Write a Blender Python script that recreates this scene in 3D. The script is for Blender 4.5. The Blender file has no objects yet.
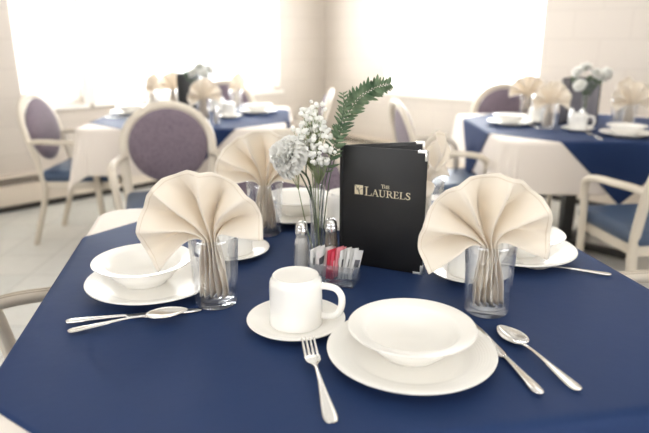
import bpy, bmesh, math, random
from math import sin, cos, pi, radians, sqrt, atan2
from mathutils import Vector, Matrix

random.seed(7)
sc = bpy.context.scene
col = sc.collection
TZ = 0.75            # height of the dressed table tops
TH = 0.1815          # turn of the near table about the vertical

# ------------------------------------------------------------------ materials
def mat(name, color, rough=0.5, metal=0.0, spec=0.5, **kw):
    m = bpy.data.materials.new(name); m.use_nodes = True
    b = m.node_tree.nodes['Principled BSDF']
    b.inputs['Base Color'].default_value = (*color, 1)
    b.inputs['Roughness'].default_value = rough
    b.inputs['Metallic'].default_value = metal
    b.inputs['Specular IOR Level'].default_value = spec
    for k, v in kw.items():
        b.inputs[k.replace('_', ' ')].default_value = v
    return m

def nt(m):
    return m.node_tree.nodes, m.node_tree.links, m.node_tree.nodes['Principled BSDF']

def add_bump(m, make_height, strength=0.3, dist=0.002):
    n, l, b = nt(m)
    bp = n.new('ShaderNodeBump'); bp.inputs['Strength'].default_value = strength
    bp.inputs['Distance'].default_value = dist
    l.new(make_height(n, l), bp.inputs['Height']); l.new(bp.outputs[0], b.inputs['Normal'])
    return m

def noise_h(scale, detail=3, coord='Object', stretch=(1, 1, 1)):
    def f(n, l):
        tc = n.new('ShaderNodeTexCoord'); mp = n.new('ShaderNodeMapping')
        mp.inputs['Scale'].default_value = stretch
        t = n.new('ShaderNodeTexNoise'); t.inputs['Scale'].default_value = scale; t.inputs['Detail'].default_value = detail
        l.new(tc.outputs[coord], mp.inputs[0]); l.new(mp.outputs[0], t.inputs['Vector'])
        return t.outputs['Fac']
    return f

def noise_color(m, c1, c2, scale, lo=.35, hi=.65, detail=3, kind='noise'):
    n, l, b = nt(m)
    tc = n.new('ShaderNodeTexCoord')
    if kind == 'noise':
        t = n.new('ShaderNodeTexNoise'); t.inputs['Detail'].default_value = detail; out = t.outputs['Fac']
    else:
        t = n.new('ShaderNodeTexVoronoi'); out = t.outputs['Distance']
    t.inputs['Scale'].default_value = scale
    r = n.new('ShaderNodeValToRGB')
    r.color_ramp.elements[0].position = lo; r.color_ramp.elements[0].color = (*c1, 1)
    r.color_ramp.elements[1].position = hi; r.color_ramp.elements[1].color = (*c2, 1)
    l.new(tc.outputs['Object'], t.inputs['Vector']); l.new(out, r.inputs[0]); l.new(r.outputs[0], b.inputs['Base Color'])
    return m

def rim_height(n, l):
    """fine basket relief on the rim of a plate"""
    tc = n.new('ShaderNodeTexCoord'); s = n.new('ShaderNodeSeparateXYZ'); l.new(tc.outputs['Object'], s.inputs[0])
    def math_(op, a, b=None):
        k = n.new('ShaderNodeMath'); k.operation = op
        for i, v in enumerate((a, b)):
            if v is None: continue
            if isinstance(v, (int, float)): k.inputs[i].default_value = v
            else: l.new(v, k.inputs[i])
        return k.outputs[0]
    x, y = s.outputs[0], s.outputs[1]
    r = math_('SQRT', math_('ADD', math_('MULTIPLY', x, x), math_('MULTIPLY', y, y)))
    a = math_('SINE', math_('MULTIPLY', math_('ARCTAN2', y, x), 150.0))
    rr = math_('SINE', math_('MULTIPLY', r, 1500.0))
    k = math_('MULTIPLY', math_('GREATER_THAN', r, .101), math_('LESS_THAN', r, .124))
    return math_('MULTIPLY', math_('ADD', a, rr), k)

CERAMIC = mat('glazed white china', (.90, .885, .85), .24, spec=.5)
CERAMIC_RIM = add_bump(mat('glazed white china with relief rim', (.90, .885, .85), .24), rim_height, .3, .0003)
BLUE = mat('navy blue table linen', (.0160, .037, .112), .62, spec=.16, Sheen_Weight=.05, Sheen_Roughness=.4, Sheen_Tint=(.5, .6, .9, 1))
add_bump(BLUE, noise_h(14, 4), .35, .004)
IVORY = mat('ivory table linen', (.83, .76, .70), .75, spec=.2, Sheen_Weight=.2)
add_bump(IVORY, noise_h(25, 3), .2, .003)
NAPKIN = mat('cream napkin cotton', (.88, .825, .74), .8, spec=.2, Sheen_Weight=.2)
add_bump(NAPKIN, noise_h(900, 1), .12, .0005)
def translucent(m, color, fac):
    n, l, b = nt(m); out = n['Material Output']
    tr = n.new('ShaderNodeBsdfTranslucent'); tr.inputs[0].default_value = (*color, 1)
    mx = n.new('ShaderNodeMixShader'); mx.inputs[0].default_value = fac
    l.new(b.outputs[0], mx.inputs[1]); l.new(tr.outputs[0], mx.inputs[2]); l.new(mx.outputs[0], out.inputs[0])
translucent(NAPKIN, (.90, .84, .75), .3)
HEM = mat('napkin hem thread', (.78, .71, .61), .85, spec=.2)
translucent(HEM, (.8, .72, .6), .2)
FRAME = mat('cream painted chair wood', (.70, .635, .54), .38, spec=.45)
REED_SHADE = mat('cream paint browned to shade the reeding', (.47, .40, .31), .45)  # darker brown deepens the weak shading of the reeds
PURPLE = mat('purple figured upholstery', (.25, .2, .28), .85, spec=.2, Sheen_Weight=.2)
noise_color(PURPLE, (.07, .052, .082), (.215, .172, .21), 95, .05, .42, kind='voronoi')
SEATBLUE = mat('slate blue vinyl', (.055, .09, .16), .42, spec=.4)
BLACKMETAL = mat('black powder coated steel', (.02, .02, .02), .45)
WOOD = mat('dark laminate', (.12, .07, .045), .5)
STEEL = mat('polished stainless steel', (.80, .79, .77), .17, 1.0)
CHROME = mat('chrome', (.82, .82, .82), .1, 1.0)
LEATHER = add_bump(mat('black leatherette', (.012, .012, .013), .48, spec=.4), noise_h(700, 2), .25, .0004)
LINER = mat('black paper lining', (.02, .02, .022), .7)
GOLD = mat('pale gold foil', (.74, .66, .48), .42, .2)
SILVER = mat('nickel corner', (.85, .83, .78), .28, .85)
PETAL = mat('white petals', (.94, .94, .915), .6, spec=.2, Subsurface_Weight=.0)
translucent(PETAL, (.97, .97, .94), .3)
LEAF = mat('fern green', (.07, .12, .06), .5, spec=.3)
noise_color(LEAF, (.05, .10, .05), (.16, .22, .13), 30)
STEM = mat('dark green stem', (.045, .085, .035), .5)
PALESTEM = mat('pale green stem', (.22, .27, .13), .6)
SALT = mat('salt', (.82, .80, .77), .9)
PEPPER = mat('ground pepper', (.19, .145, .11), .9)
PAPER = mat('white packet paper', (.86, .86, .85), .6)
PINK = mat('pink packet paper', (.78, .10, .16), .55)
PALEPINK = mat('light pink packet paper', (.88, .34, .40), .55)
PRINT = mat('grey print', (.16, .16, .18), .6)
PLASTERWHITE = mat('white painted trim', (.84, .82, .78), .45)
BLIND = mat('white vinyl slat', (.86, .86, .84), .5)
translucent(BLIND, (.9, .9, .88), .45)
HEATER = mat('beige enamel', (.70, .62, .53), .5)
DARK = mat('dark slot', (.05, .045, .04), .7)
GREYMENU = mat('grey menu sleeve', (.33, .32, .36), .3)

def glass_mat(name, tint=(.978, .982, .985), edge=.9, base=.085):
    m = bpy.data.materials.new(name); m.use_nodes = True
    n, l = m.node_tree.nodes, m.node_tree.links
    n.remove(n['Principled BSDF'])
    tr = n.new('ShaderNodeBsdfTransparent'); tr.inputs[0].default_value = (*tint, 1)
    gl = n.new('ShaderNodeBsdfGlossy'); gl.inputs['Roughness'].default_value = .03
    gl.inputs[0].default_value = (.97, .98, 1, 1)
    lw = n.new('ShaderNodeLayerWeight'); lw.inputs[0].default_value = .5
    p = n.new('ShaderNodeMath'); p.operation = 'POWER'; p.inputs[1].default_value = 2.2
    q = n.new('ShaderNodeMath'); q.operation = 'MULTIPLY_ADD'; q.inputs[1].default_value = edge; q.inputs[2].default_value = base
    l.new(lw.outputs['Facing'], p.inputs[0]); l.new(p.outputs[0], q.inputs[0])
    mx = n.new('ShaderNodeMixShader'); l.new(q.outputs[0], mx.inputs[0])
    l.new(tr.outputs[0], mx.inputs[1]); l.new(gl.outputs[0], mx.inputs[2]); l.new(mx.outputs[0], n['Material Output'].inputs[0])
    return m
GLASS = glass_mat('clear drinking glass')
ACRYLIC = glass_mat('clear acrylic', (.95, .955, .96), .9, .13)
PANE = glass_mat('window glass', (.99, .99, .99), .2, .03)

# wall of painted concrete block
WALL = mat('painted block wall', (.60, .545, .49), .55, spec=.3)
def wall_nodes(m):
    n, l, b = nt(m)
    tc = n.new('ShaderNodeTexCoord'); s = n.new('ShaderNodeSeparateXYZ'); c = n.new('ShaderNodeCombineXYZ')
    l.new(tc.outputs['Object'], s.inputs[0]); l.new(s.outputs[0], c.inputs[0]); l.new(s.outputs[2], c.inputs[1])
    br = n.new('ShaderNodeTexBrick')
    br.inputs['Color1'].default_value = (.605, .55, .495, 1); br.inputs['Color2'].default_value = (.59, .536, .483, 1)
    br.inputs['Mortar'].default_value = (.555, .502, .452, 1)
    br.inputs['Scale'].default_value = 1.0; br.inputs['Mortar Size'].default_value = .006; br.inputs['Mortar Smooth'].default_value = .4
    br.inputs['Brick Width'].default_value = .412; br.inputs['Row Height'].default_value = .206
    l.new(c.outputs[0], br.inputs['Vector']); l.new(br.outputs['Color'], b.inputs['Base Color'])
    bp = n.new('ShaderNodeBump'); bp.invert = True; bp.inputs['Strength'].default_value = .15; bp.inputs['Distance'].default_value = .004
    l.new(br.outputs['Fac'], bp.inputs['Height']); l.new(bp.outputs[0], b.inputs['Normal'])
wall_nodes(WALL)

FLOOR = mat('pale vinyl tile', (.72, .71, .68), .28, spec=.45)
def floor_nodes(m):
    n, l, b = nt(m)
    tc = n.new('ShaderNodeTexCoord'); mp = n.new('ShaderNodeMapping'); mp.inputs['Rotation'].default_value[2] = radians(44)
    br = n.new('ShaderNodeTexBrick'); br.offset = 0
    br.inputs['Color1'].default_value = (.78, .77, .735, 1); br.inputs['Color2'].default_value = (.71, .72, .69, 1)
    br.inputs['Mortar'].default_value = (.50, .49, .46, 1)
    br.inputs['Scale'].default_value = 1.0; br.inputs['Mortar Size'].default_value = .003
    br.inputs['Brick Width'].default_value = .305; br.inputs['Row Height'].default_value = .305
    no = n.new('ShaderNodeTexNoise'); no.inputs['Scale'].default_value = 22; no.inputs['Detail'].default_value = 5
    mx = n.new('ShaderNodeMixRGB'); mx.blend_type = 'MULTIPLY'; mx.inputs[0].default_value = .15
    l.new(tc.outputs['Object'], mp.inputs[0]); l.new(mp.outputs[0], br.inputs['Vector']); l.new(tc.outputs['Object'], no.inputs['Vector'])
    l.new(br.outputs['Color'], mx.inputs[1]); l.new(no.outputs['Fac'], mx.inputs[2]); l.new(mx.outputs[0], b.inputs['Base Color'])
floor_nodes(FLOOR)
CEIL = mat('white ceiling tile', (.80, .79, .76), .8)

# ------------------------------------------------------------------ mesh helpers
def link(name, me, m=None, parent=None, smooth=35):
    o = bpy.data.objects.new(name, me); col.objects.link(o)
    if m:
        for k in (m if isinstance(m, (list, tuple)) else [m]): me.materials.append(k)
    if parent is not None: o.parent = parent
    if smooth:
        for p in me.polygons: p.use_smooth = True
        if smooth < 180: me.set_sharp_from_angle(angle=radians(smooth))
    return o

def from_bm(name, bm, m=None, parent=None, smooth=35):
    me = bpy.data.meshes.new(name); bmesh.ops.recalc_face_normals(bm, faces=bm.faces)
    bm.to_mesh(me); bm.free()
    return link(name, me, m, parent, smooth)

def add_box(bm, c, s, rot=None, bevel=0.0, seg=2):
    t = bmesh.new(); bmesh.ops.create_cube(t, size=1)
    for v in t.verts: v.co = Vector((v.co.x*s[0], v.co.y*s[1], v.co.z*s[2]))
    if bevel: bmesh.ops.bevel(t, geom=t.edges[:], offset=bevel, segments=seg, affect='EDGES', profile=.5)
    M = Matrix.Translation(Vector(c)) @ (rot.to_4x4() if rot else Matrix())
    t.transform(M); merge(bm, t)

def merge(bm, t):
    me = bpy.data.meshes.new('tmp'); t.to_mesh(me); t.free(); bm.from_mesh(me); bpy.data.meshes.remove(me)

def catmull(pts, n=6):
    P = [Vector(p) for p in pts]; out = []
    for i in range(len(P)-1):
        p0 = P[max(i-1, 0)]; p1 = P[i]; p2 = P[i+1]; p3 = P[min(i+2, len(P)-1)]
        for k in range(n):
            t = k/n
            out.append(.5*((2*p1)+(-p0+p2)*t+(2*p0-5*p1+4*p2-p3)*t*t+(-p0+3*p1-3*p2+p3)*t**3))
    out.append(P[-1]); return out

def add_tube(bm, pts, r, seg=10, ry=None, closed=False, up=None):
    """sweeps an ellipse (r sideways, ry along the frame's second axis) along pts; r, ry may be lists"""
    pts = [Vector(p) for p in pts]; n = len(pts)
    R = r if isinstance(r, (list, tuple)) else [r]*n
    RY = R if ry is None else (ry if isinstance(ry, (list, tuple)) else [ry]*n)
    rings = []; prev = None
    for i in range(n):
        a = pts[(i-1) % n] if (closed or i > 0) else pts[0]; b = pts[(i+1) % n] if (closed or i < n-1) else pts[-1]
        t = (b-a).normalized()
        if prev is None:
            ref = Vector(up) if up else (Vector((0, 0, 1)) if abs(t.z) < .9 else Vector((0, 1, 0)))
        else: ref = prev
        y = (ref - t*ref.dot(t))
        if y.length < 1e-6: y = t.orthogonal()
        y.normalize(); x = y.cross(t); prev = y
        rings.append([bm.verts.new(pts[i] + x*(R[i]*cos(2*pi*k/seg)) + y*(RY[i]*sin(2*pi*k/seg))) for k in range(seg)])
    m = n if closed else n-1
    for i in range(m):
        A, B = rings[i], rings[(i+1) % n]
        for k in range(seg): bm.faces.new((A[k], A[(k+1) % seg], B[(k+1) % seg], B[k]))
    if not closed:
        bm.faces.new(rings[0][::-1]); bm.faces.new(rings[-1])

def lathe_bm(prof, seg=64, bm=None, at=(0, 0, 0)):
    bm = bm or bmesh.new(); rings = []; at = Vector(at)
    for (r, z) in prof:
        if r < 1e-6: rings.append([bm.verts.new(at+Vector((0, 0, z)))])
        else: rings.append([bm.verts.new(at+Vector((r*cos(2*pi*k/seg), r*sin(2*pi*k/seg), z))) for k in range(seg)])
    for A, B in zip(rings, rings[1:]):
        for k in range(seg):
            k2 = (k+1) % seg
            if len(A) == 1 and len(B) == 1: continue
            if len(A) == 1: bm.faces.new((A[0], B[k2], B[k]))
            elif len(B) == 1: bm.faces.new((A[k], A[k2], B[0]))
            else: bm.faces.new((A[k], A[k2], B[k2], B[k]))
    return bm

def smooth_profile(pts, n=4):
    return [(max(p.x, 0), p.z) for p in catmull([(r, 0, z) for r, z in pts], n)]

def tag(o, label, cat, group=None):
    o['label'] = label; o['category'] = cat
    if group: o['group'] = group
    return o

def empty(name, loc=(0, 0, 0), rz=0.0):
    o = bpy.data.objects.new(name, None); col.objects.link(o); o.empty_display_size = .05
    o.location = loc; o.rotation_euler = (0, 0, rz); return o

def kids(o): return [c for c in col.objects if c.parent == o]

def dup(root, loc, rz=0.0, label=None, group=None, rot=None):
    r = root.copy(); col.objects.link(r); r.location = loc; r.rotation_euler = rot if rot else (0, 0, rz)
    if label: r['label'] = label
    if group: r['group'] = group
    elif 'group' in r: del r['group']
    for ch in kids(root):
        c = ch.copy(); col.objects.link(c); c.parent = r
        for g in kids(ch):
            d = g.copy(); col.objects.link(d); d.parent = c
    return r

class Kind:
    """first placing moves the built thing itself, later ones copy it"""
    def __init__(self, root): self.root = root; self.used = False
    def put(self, loc, label, rz=0.0, group=None, rot=None):
        if not self.used:
            self.used = True; o = self.root; o.location = loc; o.rotation_euler = rot if rot else (0, 0, rz); o['label'] = label
            if group: o['group'] = group
            return o
        return dup(self.root, loc, rz, label, group, rot)

def struct(o): o['kind'] = 'structure'; return o

# ------------------------------------------------------------------ the room
CY = 6.62; AZ = radians(46)
DL = Vector((-sin(AZ), -cos(AZ), 0)); DR = Vector((cos(AZ), -sin(AZ), 0)); CORNER = Vector((0, CY, 0))
H = 2.75; LEN = 7.2
def wall(name, origin, d, inward, length, holes):
    """a block wall with window holes; local x runs along it, local y into the room, face at y = 0"""
    bm = bmesh.new(); T = .2
    def blk(x0, x1, z0, z1):
        if x1-x0 > 1e-4 and z1-z0 > 1e-4: add_box(bm, ((x0+x1)/2, -T/2, (z0+z1)/2), (x1-x0, T, z1-z0))
    x = -.2
    for (a, b, z0, z1) in holes:
        blk(x, a, 0, H); blk(a, b, 0, z0); blk(a, b, z1, H); x = b
    blk(x, length+.2, 0, H)
    o = from_bm(name, bm, WALL, smooth=0); struct(o)
    M = Matrix((( d.x, inward.x, 0, origin.x), (d.y, inward.y, 0, origin.y), (0, 0, 1, 0), (0, 0, 0, 1)))
    o.matrix_world = M; return M
WZ0, WZ1 = .745, 2.15
ML = wall('wall_left', CORNER, DL, DR, LEN, [(.628, 2.545, WZ0, WZ1), (2.63, 3.09, WZ0, WZ1)])
MR = wall('wall_right', CORNER, DR, DL, LEN, [(.842, 2.438, WZ0, WZ1)])
far = CORNER + DL*LEN + DR*LEN
MN = wall('wall_near', far, -DL, -DR, LEN, [(1.6, 4.6, WZ0, WZ1)]); MB = wall('wall_rear', far, -DR, -DL, LEN, [(1.6, 4.6, WZ0, WZ1)])  # openings for two added windows that light the table from behind the camera
cen = CORNER + (DL+DR)*LEN/2
def slab(name, z, m):
    bm = bmesh.new(); add_box(bm, (0, 0, 0), (LEN+.4, LEN+.4, .1))
    o = from_bm(name, bm, m, smooth=0); o.location = (cen.x, cen.y, z); o.rotation_euler = (0, 0, -AZ); struct(o)
slab('floor', -.05, FLOOR); slab('ceiling', H+.05, CEIL)

def window(idx, M, a, b, tilt, blind_label):
    root = empty('window_%d' % idx); root['kind'] = 'structure'; root.matrix_world = M
    w = b-a; f = .045
    bm = bmesh.new()
    for (x0, x1, z0, z1) in ((a, a+f, WZ0, WZ1), (b-f, b, WZ0, WZ1), (a+f, b-f, WZ0, WZ0+f), (a+f, b-f, WZ1-f, WZ1)):
        add_box(bm, ((x0+x1)/2, -.11, (z0+z1)/2), (x1-x0, .06, z1-z0), bevel=.004)
    from_bm('window_frame', bm, PLASTERWHITE, root)
    bm = bmesh.new(); add_box(bm, ((a+b)/2, -.115, (WZ0+WZ1)/2), (w-2*f+.01, .006, WZ1-WZ0-2*f+.01))
    from_bm('window_pane', bm, PANE, root, 0)
    bm = bmesh.new(); add_box(bm, ((a+b)/2, .012, WZ0-.016), (w+.05, .045, .03), bevel=.006)
    from_bm('window_sill', bm, PLASTERWHITE, root)
    br = empty('window_blind'); br.matrix_world = M; tag(br, blind_label, 'blind')
    bm = bmesh.new(); z = WZ0+.06; R = Matrix.Rotation(tilt, 3, 'X')
    while z < WZ1-.06:
        add_box(bm, ((a+b)/2, -.045, z), (w-.05, .024, .0012), rot=R); z += .022
    from_bm('slats', bm, BLIND, br, 0)
    bm = bmesh.new(); add_box(bm, ((a+b)/2, -.045, WZ1-.03), (w-.03, .04, .035), bevel=.004); from_bm('head_rail', bm, PLASTERWHITE, br)
    bm = bmesh.new(); add_box(bm, ((a+b)/2, -.045, WZ0+.04), (w-.05, .026, .014), bevel=.004); from_bm('bottom_rail', bm, PLASTERWHITE, br)
    for t in (.12, .88):
        bm = bmesh.new(); add_tube(bm, [(a+w*t, -.031, WZ0+.045), (a+w*t, -.031, WZ1-.03)], .0018, 6); from_bm('ladder_cord', bm, PLASTERWHITE, br)
window(1, ML, 2.63, 3.09, radians(66), 'white slatted blind in the narrow window at far left')
window(2, ML, .628, 2.545, radians(8), 'white slatted blind in the wide window of the left wall')
bm = bmesh.new(); add_box(bm, (2.5875, .006, (WZ0+WZ1)/2), (.10, .03, WZ1-WZ0), bevel=.004)
trim = struct(from_bm('trim_1', bm, PLASTERWHITE)); trim.matrix_world = ML
window(3, MR, .842, 2.438, radians(8), 'white slatted blind in the bright window of the right wall')
window(4, MN, 1.6, 4.6, radians(8), 'white slatted blind in the added fill-light window behind the viewer on the left')  # unseen window, added so light reaches the napkins and mugs
window(5, MB, 1.6, 4.6, radians(8), 'white slatted blind in the added fill-light window behind the viewer on the right')  # second unseen window, added for light from the viewer's side
# swagged valance tails over the windows: only their gathered ends reach into view
def valance(M, a, b, label):
    bm = bmesh.new(); nx, nz = 140, 14; V = []
    for i in range(nx+1):
        t = i/nx; x = a-.03+(b-a+.06)*t; edge = min(t, 1-t)*(b-a+.06)
        drop = .40 + .29*max(0, 1-edge/.10) - .06*abs(sin(pi*t*3))
        row = []
        for k in range(nz+1):
            s = k/nz
            row.append(bm.verts.new((x, .045+.018*sin(i*1.3)*(.4+.6*s), 2.24-drop*s)))
        V.append(row)
    for i in range(nx):
        for k in range(nz): bm.faces.new((V[i][k], V[i+1][k], V[i+1][k+1], V[i][k+1]))
    root = empty('window_valance'); root.matrix_world = M; tag(root, label, 'valance')
    fab = from_bm('fabric', bm, BLIND, root, 180); md = fab.modifiers.new('s', 'SOLIDIFY'); md.thickness = .002
    bm = bmesh.new(); add_tube(bm, [(a-.05, .04, 2.25), (b+.05, .04, 2.25)], .012, 10); from_bm('curtain_rod', bm, PLASTERWHITE, root)
valance(ML, .628, 2.545, 'white gathered valance over the wide window of the left wall')
valance(MR, .842, 2.438, 'white gathered valance over the bright window of the right wall')

def heater(M, a, b, label):
    root = empty('baseboard_heater'); root.matrix_world = M; tag(root, label, 'heater')
    c = (a+b)/2; w = b-a
    bm = bmesh.new(); add_box(bm, (c, .04, .125), (w, .07, .15), bevel=.005); from_bm('front_panel', bm, HEATER, root)
    bm = bmesh.new(); add_box(bm, (c, .036, .262), (w, .07, .02), bevel=.004); add_box(bm, (c, .006, .16), (w, .01, .2)); from_bm('top_cover', bm, HEATER, root)
    bm = bmesh.new(); add_box(bm, (c, .03, .226), (w-.02, .03, .05)); from_bm('fin_element', bm, DARK, root)
    bm = bmesh.new()
    for k in range(3): add_box(bm, (c, .056, .212+.014*k), (w-.01, .014, .003))
    from_bm('louvre', bm, HEATER, root)
    bm = bmesh.new(); add_box(bm, (c, .03, .025), (w-.02, .04, .048)); from_bm('floor_shade_strip', bm, DARK, root)  # dark strip standing for the shadow along the heater's foot
    for x in (a, b):
        bm = bmesh.new(); add_box(bm, (x, .041, .15), (.012, .08, .25), bevel=.003); from_bm('end_cap', bm, HEATER, root)
heater(ML, .25, 5.6, 'long beige baseboard heater along the foot of the left wall')
heater(MR, .25, 5.6, 'long beige baseboard heater along the foot of the right wall')

# ------------------------------------------------------------------ tables and linen
THALF = .600
def drape_point(a, b, half, rc, zoff, ooff, seed):
    core = half-rc; qx = max(-core, min(core, a)); qy = max(-core, min(core, b))
    dx, dy = a-qx, b-qy; d = sqrt(dx*dx+dy*dy)
    rf = .010
    if d <= rc-rf: return (a, b, zoff)
    e = d-(rc-rf); nx, ny = dx/d, dy/d
    corner = abs(2*nx*ny)                      # 1 on the corner's middle, 0 along the straight sides
    per = (qx*-ny + qy*nx)                     # runs along the side
    if e < rf*pi/2:
        out = rf*sin(e/rf)-0.0; z = -rf*(1-cos(e/rf)); out = out
    else:
        h = e-rf*pi/2
        fold = .035*sin(per*13+seed+nx*2)+.018*sin(per*29+seed*2.1+ny*3)
        o2 = h*(.07+fold*.9*min(1, h/.12)+.30*corner*(1-.55*abs(sin(2.0*atan2(ny, nx)*2+seed))))
        o2 = max(.0, o2)
        out = rf+o2; z = -rf-sqrt(max(h*h-o2*o2, 0))
    k = rc+out+ooff-rf
    return (qx+nx*k, qy+ny*k, z+zoff)

def cloth(name, loc, rz, size, turn, zoff, ooff, m, label, cat, group, seed, n=150, shift=0):
    bm = bmesh.new(); V = []
    for i in range(n+1):
        row = []
        for j in range(n+1):
            u = (i/n-.5)*size; v = (j/n-.5)*size
            a = u*cos(turn)-v*sin(turn); b = u*sin(turn)+v*cos(turn)+shift
            row.append(bm.verts.new(drape_point(a, b, THALF, .085, zoff, ooff, seed)))
        V.append(row)
    for i in range(n):
        for j in range(n): bm.faces.new((V[i][j], V[i+1][j], V[i+1][j+1], V[i][j+1]))
    o = from_bm(name, bm, m, smooth=180); o.location = loc; o.rotation_euler = (0, 0, rz)
    tag(o, label, cat, group)
    md = o.modifiers.new('thickness', 'SOLIDIFY'); md.thickness = .0012; md.offset = -1
    return o

def table(loc, rz, where, seed, topper=1.30, shift=0):
    x, y = loc
    root = empty('dining_table', (x, y, 0), rz)
    tag(root, 'square pedestal table dressed in ivory and blue, '+('the big one in front' if 'big' in where else where[7:]), 'table')
    bm = bmesh.new(); add_box(bm, (0, 0, TZ-.022), (2*THALF-.03, 2*THALF-.03, .034), bevel=.0)
    vs = [e for e in bm.edges if abs(e.verts[0].co.z-e.verts[1].co.z) > .02]
    bmesh.ops.bevel(bm, geom=vs, offset=.085, segments=8, affect='EDGES', profile=.5)
    from_bm('tabletop', bm, WOOD, root)
    bm = bmesh.new(); add_box(bm, (0, 0, .375), (.07, .07, .65), bevel=.006); add_box(bm, (0, 0, .69), (.45, .45, .03), bevel=.004); from_bm('column', bm, BLACKMETAL, root)
    for k in range(4):
        bm = bmesh.new(); a = pi/4+k*pi/2
        add_box(bm, (cos(a)*.2, sin(a)*.2, .03), (.36, .06, .04), rot=Matrix.Rotation(a, 3, 'Z'), bevel=.008); from_bm('foot', bm, BLACKMETAL, root)
    cloth('tablecloth', (x, y, TZ), rz, 1.72, 0, -.0022, 0, IVORY, 'ivory tablecloth under the blue one '+where, 'tablecloth', None, seed)
    cloth('table_topper', (x, y, TZ), rz, topper, pi/4, 0, .0045, BLUE, 'navy blue cloth laid cornerwise '+where, 'tablecloth', None, seed, shift=shift)

NEAR = Vector((.030, 1.246, 0)); LT = Vector((-.845, 3.99, 0)); RT = Vector((1.49, 3.545, 0))
table((NEAR.x, NEAR.y), TH, 'on the big table in front', 1.0, 1.365, -.042)
table((LT.x, LT.y), .03, 'on the table by the left windows', 2.2)
table((RT.x, RT.y), .0, 'on the table at the right', 4.1)

# ------------------------------------------------------------------ chairs (face +y)
def make_chair():
    root = empty('dining_chair'); tag(root, 'chair', 'chair')
    # back frame: one bent rail, legs included
    def leg_pts(s): return [(s*.205, -.305, 0), (s*.208, -.262, .14), (s*.212, -.212, .30), (s*.216, -.205, .42), (s*.226, -.245, .60)]
    arch = []
    for k in range(0, 13):
        a = pi*(k/12); arch.append((.226*cos(a), -.272-.055*sin(a), .70+.200*sin(a)))
    pts = catmull(leg_pts(1), 5)+catmull(arch, 3)+catmull(leg_pts(-1)[::-1], 5)
    pts = [p for i, p in enumerate(pts) if i == 0 or (p-pts[i-1]).length > .004]
    bm = bmesh.new(); add_tube(bm, pts, .017, 10, ry=.024, up=(1, 0, 0)); from_bm('back_frame', bm, FRAME, root, 60)
    # oval pad with a welt
    def oval(rx, rz, n=40): return [Vector((rx*cos(2*pi*k/n), -.262-.17*(rz*sin(2*pi*k/n)), .697+rz*sin(2*pi*k/n))) for k in range(n)]
    nrm = Vector((0, 1, .17)).normalized(); bm = bmesh.new(); rings = []
    for (f, off) in ((0.0, .026), (.4, .025), (.7, .022), (.9, .014), (1.0, 0), (.9, -.016), (.7, -.022), (.4, -.026), (0.0, -.027)):
        if f == 0: rings.append([bm.verts.new(Vector((0, -.262, .697))+nrm*off)])
        else: rings.append([bm.verts.new(p+nrm*off) for p in oval(.204*f, .19*f)])
    for A, B in zip(rings, rings[1:]):
        for k in range(40):
            k2 = (k+1) % 40
            if len(A) == 1: bm.faces.new((A[0], B[k], B[k2]))
            elif len(B) == 1: bm.faces.new((A[k], B[0], A[k2]))
            else: bm.faces.new((A[k], B[k], B[k2], A[k2]))
    from_bm('backrest', bm, PURPLE, root, 60)
    # seat
    bm = bmesh.new(); add_box(bm, (0, .0, .437), (.46, .45, .07), bevel=.03, seg=4); from_bm('seat', bm, SEATBLUE, root, 60)
    bm = bmesh.new(); add_box(bm, (0, .0, .382), (.43, .42, .05), bevel=.008)
    from_bm('seat_frame', bm, FRAME, root)
    for s in (1, -1):
        arm = catmull([(s*.228, -.245, .645), (s*.240, -.19, .652), (s*.262, -.09, .652), (s*.272, .03, .645), (s*.268, .100, .622), (s*.260, .125, .57), (s*.249, .131, .45), (s*.241, .137, .25), (s*.236, .152, 0)], 6)
        cut = 6*5
        bm = bmesh.new(); add_tube(bm, arm[:cut+1], .021, 10, ry=.016); from_bm('armrest', bm, FRAME, root, 60)
        bm = bmesh.new(); add_tube(bm, arm[cut:], .017, 10, ry=.019, up=(0, 1, 0)); from_bm('leg', bm, FRAME, root, 60)
        bm = bmesh.new()
        for q in (-.008, 0, .008):      # reeding on the arm
            add_tube(bm, [p+Vector((q, 0, .0145-abs(q)*.25)) for p in arm[1:cut-4]], .0028, 6)
        from_bm('reeding', bm, REED_SHADE, root, 60)
    return root
CH = Kind(make_chair())
CH.put((-1.50, 3.77, 0), 'oval-backed armchair at far left, side on, by the heater', -pi/2)
CH.put((-.755, 2.90, 0), 'oval-backed armchair turned towards us in front of the left table', pi+.27)
CH.put((-.80, 4.62, 0), 'armchair with only its purple top showing behind the left table', pi)
CH.put((-.28, 4.10, 0), 'armchair seen edge on, its top rising behind the white flowers', pi/2-.05)
CH.put((-.10, 1.87+.0, 0), 'purple-backed armchair close behind the folded fan napkin and bud vase', pi+.12)
CH.put((-.495, 1.085, 0), 'armchair of which only a curved arm shows at the left picture edge', -pi/2+.12)
CH.put((.80, 1.165, 0), 'armchair of which only an arm shows at the right picture edge', pi/2+.1)
CH.put((.72, 3.42, 0), 'armchair seen from the side between the menu and the right table', -pi/2+.12)
CH.put((1.33, 4.2, 0), 'armchair with a lavender oval back behind the right table', pi)
CH.put((1.475, 2.60, 0), 'armchair with a blue seat drawn out in front of the right table', .14)

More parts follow.
